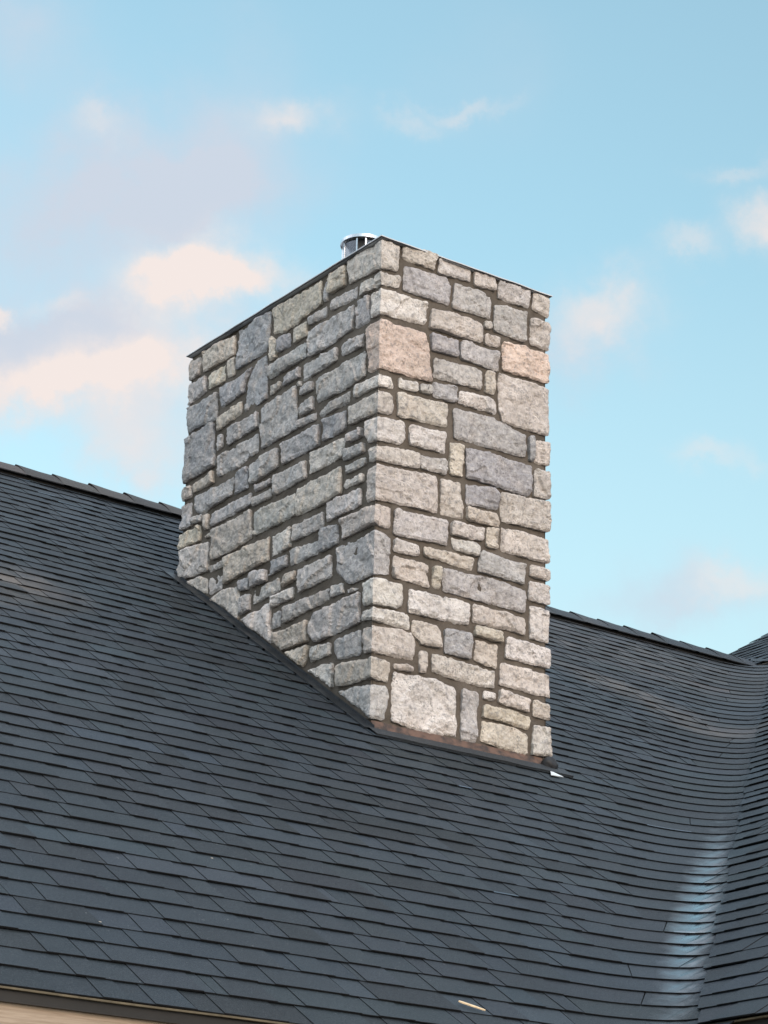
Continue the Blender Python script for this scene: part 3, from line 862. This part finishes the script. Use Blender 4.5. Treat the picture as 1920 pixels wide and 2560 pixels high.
def eaves():
    brown = m_plain('brown_metal', (.012, .010, .008), .5, .4, 0, .15, 5)
    gold = m_plain('starter_edge', (.12, .10, .065), .7, .3)
    wood = Mat('pine_board', .75, .3)
    mpn = wood.node('ShaderNodeMapping'); mpn.inputs['Scale'].default_value = (2.2, 30, 45); wood.link(wood.tc.outputs['Object'], mpn.inputs[0])
    g = wood.noise(3, 6, .6, mpn.outputs[0], .4)
    g2 = wood.noise(1.3, 3, .5)
    cc = wood.mix(wood.ramp(g, .38, .62), (.30, .235, .175), (.42, .34, .265)); cc = wood.mix(wood.ramp(g2, .4, .7, 0, .3), cc, (.36, .27, .19))
    wood.color(cc); wood.bump(g, .3, .003)
    y = EAVE*S; z = EAVE*PITCH*S; x0, x1 = -6.2*S, (EAVE+X0(EAVE)+.2)*S
    a = MB()
    n = 60; vs = []
    for i in range(n+1):
        x = x0+(x1-x0)*i/n; w = noise.noise(Vector((x*1.1, 2, 2)))*.005
        vs += [(x, y-.006, z+.003+w), (x, y-.006, z-.003+w), (x, y+.03, z-.003+w), (x, y+.03, z+.003+w)]
    a.add(vs, [(i*4+j, i*4+4+j, i*4+4+(j+1) % 4, i*4+(j+1) % 4)[::-1] for i in range(n) for j in range(4)])
    a.build('starter_strip', gold, main_roof)
    b = MB(); b.box((x0, y+.010, z-.036), (x1, y+.026, z-.0035)); b.box((x0, y+.006, z-.039), (x1, y+.026, z-.0345))
    b.build('drip_edge', brown, main_roof)
    f = MB(); f.box((x0, y+.026, z-.30), (x1, y+.062, z-.004)); f.build('fascia_board', wood.m, house)
    # wing eave
    xw = (-2.385+X0(-2.385))*S; zw = -2.385*PITCH*S; y0, y1 = -5.6*S, (-2.385-RY-.03)*S
    g_ = MB(); g_.box((xw-.006, y0, zw-.003), (xw+.03, y1, zw+.003)); g_.build('starter_strip', gold, wing_roof)
    h = MB(); h.box((xw+.012, y0, zw-.11), (xw+.03, y1, zw-.0035)); h.build('drip_edge', brown, wing_roof)
    # soffit and walls
    wall = m_plain('wall_siding', (.55, .53, .50), .8, .3, 0, .05, 2)
    gz = (CAM[2]*S-1.6)
    s = MB()
    s.box((x0, y+.062, z-.30), (x1, y+.50, z-.28)); s.box((xw+.03, y0, zw-.14), (xw+.48, y1+.2, zw-.12))
    s.build('soffit', brown, house)
    B = (2*RIDGE-EAVE)*S
    m2 = MB(); m2.box((x0+.3, y+.50, gz), ((RIDGE+X0(RIDGE))*S, B-.5, z-.28)); 
    m2.box((xw+.48, y0+.3, gz), (xw+12.6, 4.2*S, zw-.30))
    # gable ends
    xg = x0+.3
    m2.add([(xg, y+.5, z-.28), (xg, B-.5, z-.28), (xg, RIDGE*S, (RIDGE*PITCH)*S-.30)], [(0, 1, 2)[::-1]])
    xr = (5.2+X0(5.2))*S
    for yy in (y0+.3, 4.2*S):
        m2.add([(xw+.4, yy, zw-.12), (2*xr-xw-.4, yy, zw-.12), (xr, yy, 5.2*PITCH*S-.2)], [(0, 1, 2)])
    m2.build('house_wall', wall, house)
eaves()

# ---------------------------------------------------------------- flashing round the chimney
def flashing():
    blackm = m_plain('step_flashing_black', (.014, .018, .022), .45, .5)
    f = MB(); f2 = MB()
    # stepped black metal up the left side: upright leaf on the wall, narrow leaf on the shingles
    n = 13
    for i in range(n):
        ya, yb = -.03+(CD+.04)*i/n, -.03+(CD+.04)*(i+1)/n+.02
        hh = .050
        xa = .004+.0012*(i % 2)
        vs = [W3(xa, ya, ya*PITCH-.03), W3(xa, yb, yb*PITCH-.03), W3(xa, yb, yb*PITCH+.030), W3(xa, ya, ya*PITCH+.030)]
        f.add(vs, [(0, 3, 2, 1)])
        q = [Vector(W3(xa, ya, ya*PITCH)), Vector(W3(-.055, ya, ya*PITCH)), Vector(W3(-.055, yb, yb*PITCH)), Vector(W3(xa, yb, yb*PITCH))]
        up = NM*(.017+.001*(i % 2))
        f.add([p+up for p in q]+[p+NM*.004 for p in q], [(0, 1, 2, 3)[::-1], (1, 0, 4, 5), (2, 1, 5, 6), (3, 2, 6, 7)])
        f2.add([(CW*S+.004, v[1], v[2]) for v in vs], [(0, 1, 2, 3)])
    f.build('step_flashing', blackm, chim); f2.build('step_flashing', blackm, chim)
    # painted apron at the front, reddish brown, dusty shingle-toned skirt below
    rust = Mat('apron_flashing_paint', .7, .4)
    c = rust.mix(rust.ramp(rust.noise(18, 5, .65), .42, .62), (.150, .090, .066), (.050, .038, .033))
    rust.color(c); rust.bump(rust.noise(50, 4), .3, .003)
    a = MB(); n = 24; vs = []
    for i in range(n+1):
        x = .01+(CW-.06)*i/n; w = noise.noise(Vector((x*9, 0, 0)))*.003
        z0 = -.030*PITCH
        vs += [W3(x, .006, .040+w), W3(x, -.022, -.010), W3(x, -.030, -.030*PITCH+.006)]
    a.add(vs, [(i*3+j, i*3+j+1, i*3+3+j+1, i*3+3+j) for i in range(n) for j in (0, 1)])
    a.build('apron_flashing', rust.m, chim)
    d = MB(); vs = []
    m = n
    for i in range(m+1):
        x = -.035+(CW+.08)*i/m
        p = Vector(W3(x, -.028, -.028*PITCH)); q = Vector(W3(x, -.095, -.095*PITCH))
        w = noise.noise(Vector((x*7, 3, 0)))*.004
        vs += [p+NM*.020, q+NM*(.021+w), q+NM*.008]
    d.add(vs, [(i*3+j, i*3+j+1, i*3+3+j+1, i*3+3+j) for i in range(m) for j in (0, 1)], (.028, .033, .038))
    d.build('apron_skirt', [roof_mat[0].m], chim)
    # dark sealant lump and a bright metal tongue at the far corner
    bm = bmesh.new(); bmesh.ops.create_icosphere(bm, subdivisions=3, radius=1)
    for v in bm.verts:
        k = 1+noise.noise(v.co*1.6)*.25
        v.co = Vector((v.co.x*.050*k, v.co.y*.034*k, v.co.z*.045*k))
    me = bpy.data.meshes.new('sealant'); bm.to_mesh(me); bm.free()
    me.materials.append(m_plain('tar', (.018, .019, .022), .55, .4)); me.polygons.foreach_set('use_smooth', [True]*len(me.polygons))
    o = bpy.data.objects.new('sealant', me); link(o, chim); o.location = W3(.965, -.035, .0); 
    t = MB()
    P = [hit(1376, 1926, (0, -PITCH, 1), .02), hit(1409, 1942, (0, -PITCH, 1), .02), hit(1378, 1937, (0, -PITCH, 1), .02)]
    P = [Vector(W3(*p)) for p in P]
    P = P[:3]; b0 = [p-NM*.003 for p in P]
    t.add(P+b0, [(0, 2, 1), (3, 4, 5), (2, 5, 4, 1), (0, 3, 5, 2), (1, 4, 3, 0)])
    t.build('metal_tongue', m_plain('bright_metal', (.80, .84, .86), .35, .5, .2, .05), chim)
flashing()

# ---------------------------------------------------------------- small things lying on the roof
def sliver():
    a = hit(1146, 2504, (0, -PITCH, 1), .018); b = hit(1213, 2527, (0, -PITCH, 1), .018)
    A, B_ = Vector(W3(*a)), Vector(W3(*b)); d = (B_-A); L = d.length; d.normalize()
    s = d.cross(NM).normalized()
    mb = MB(); n = 9; vs = []
    for i in range(n+1):
        t = i/n; w = .0058*(.75 + .35*math.sin(3.1*t+.4)) + noise.noise(Vector((t*9, 0, 0)))*.0012
        if i in (0, n): w *= .45
        c = A + d*(L*t - L/2)
        c = c - A
        vs += [c+s*w+NM*.004, c-s*w+NM*.004, c-s*w, c+s*w]
    mb.add(vs, [(i*4+j, i*4+4+j, i*4+4+(j+1) % 4, i*4+(j+1) % 4) for i in range(n) for j in range(4)] + [(0, 1, 2, 3), (n*4+3, n*4+2, n*4+1, n*4)])
    o = mb.build('wood_splinter', m_plain('fresh_pine', (.80, .62, .40), .7, .3, 0, .12, 60))
    o.location = A + d*L/2
    tag(o, 'pale splinter of fresh wood lying on the dark shingles near the eave', 'splinter')
    r = random.Random(2)
    white = m_plain('dry_straw', (.72, .68, .60), .8)
    for i, (u, v, L, lab) in enumerate([(1843, 1938, .03, 'thin pale straw caught upright in a course beside the roof valley'),
                          (247, 2303, .009, 'short pale straw lying on the lower left shingles above the eave'),
                          (527, 2144, .009, 'tiny pale straw sticking out of a shingle edge, left of centre on the lower roof')]):
        p = Vector(W3(*hit(u, v, (0, -PITCH, 1), .016)))
        mb = MB(); dd = Vector((r.uniform(-.3, .3), -.1, 1)) if i == 0 else Vector((.8, -.3, -.2))
        dd.normalize(); q = dd.orthogonal().normalized()*.0011; q2 = dd.cross(q)
        vs = [k for t in (0, .5, 1) for k in (dd*L*t+q*(1-t*.4)+q2*math.sin(t*3)*.8, dd*L*t-q*.5+q2, dd*L*t-q*.5-q2)]
        mb.add(vs, [(i_*3+j, i_*3+(j+1) % 3, i_*3+3+(j+1) % 3, i_*3+3+j) for i_ in (0, 1) for j in range(3)]+[(2, 1, 0), (6, 7, 8)])
        so_ = mb.build('straw', white); so_.location = p
        tag(so_, lab, 'straw', 'straws caught on the roof')
sliver()

# ---------------------------------------------------------------- ground
g = MB(); gz = CAM[2]*S-1.6
g.add([(-600, -600, gz), (600, -600, gz), (600, 600, gz), (-600, 600, gz)], [(0, 1, 2, 3)])
go = g.build('ground', m_plain('pale_bounce_ground', (.30, .26, .21), .95, .2, 0, .3, .8)); tag(go, kind='structure')  # unseen ground, its tone set pale to bounce light onto the walls
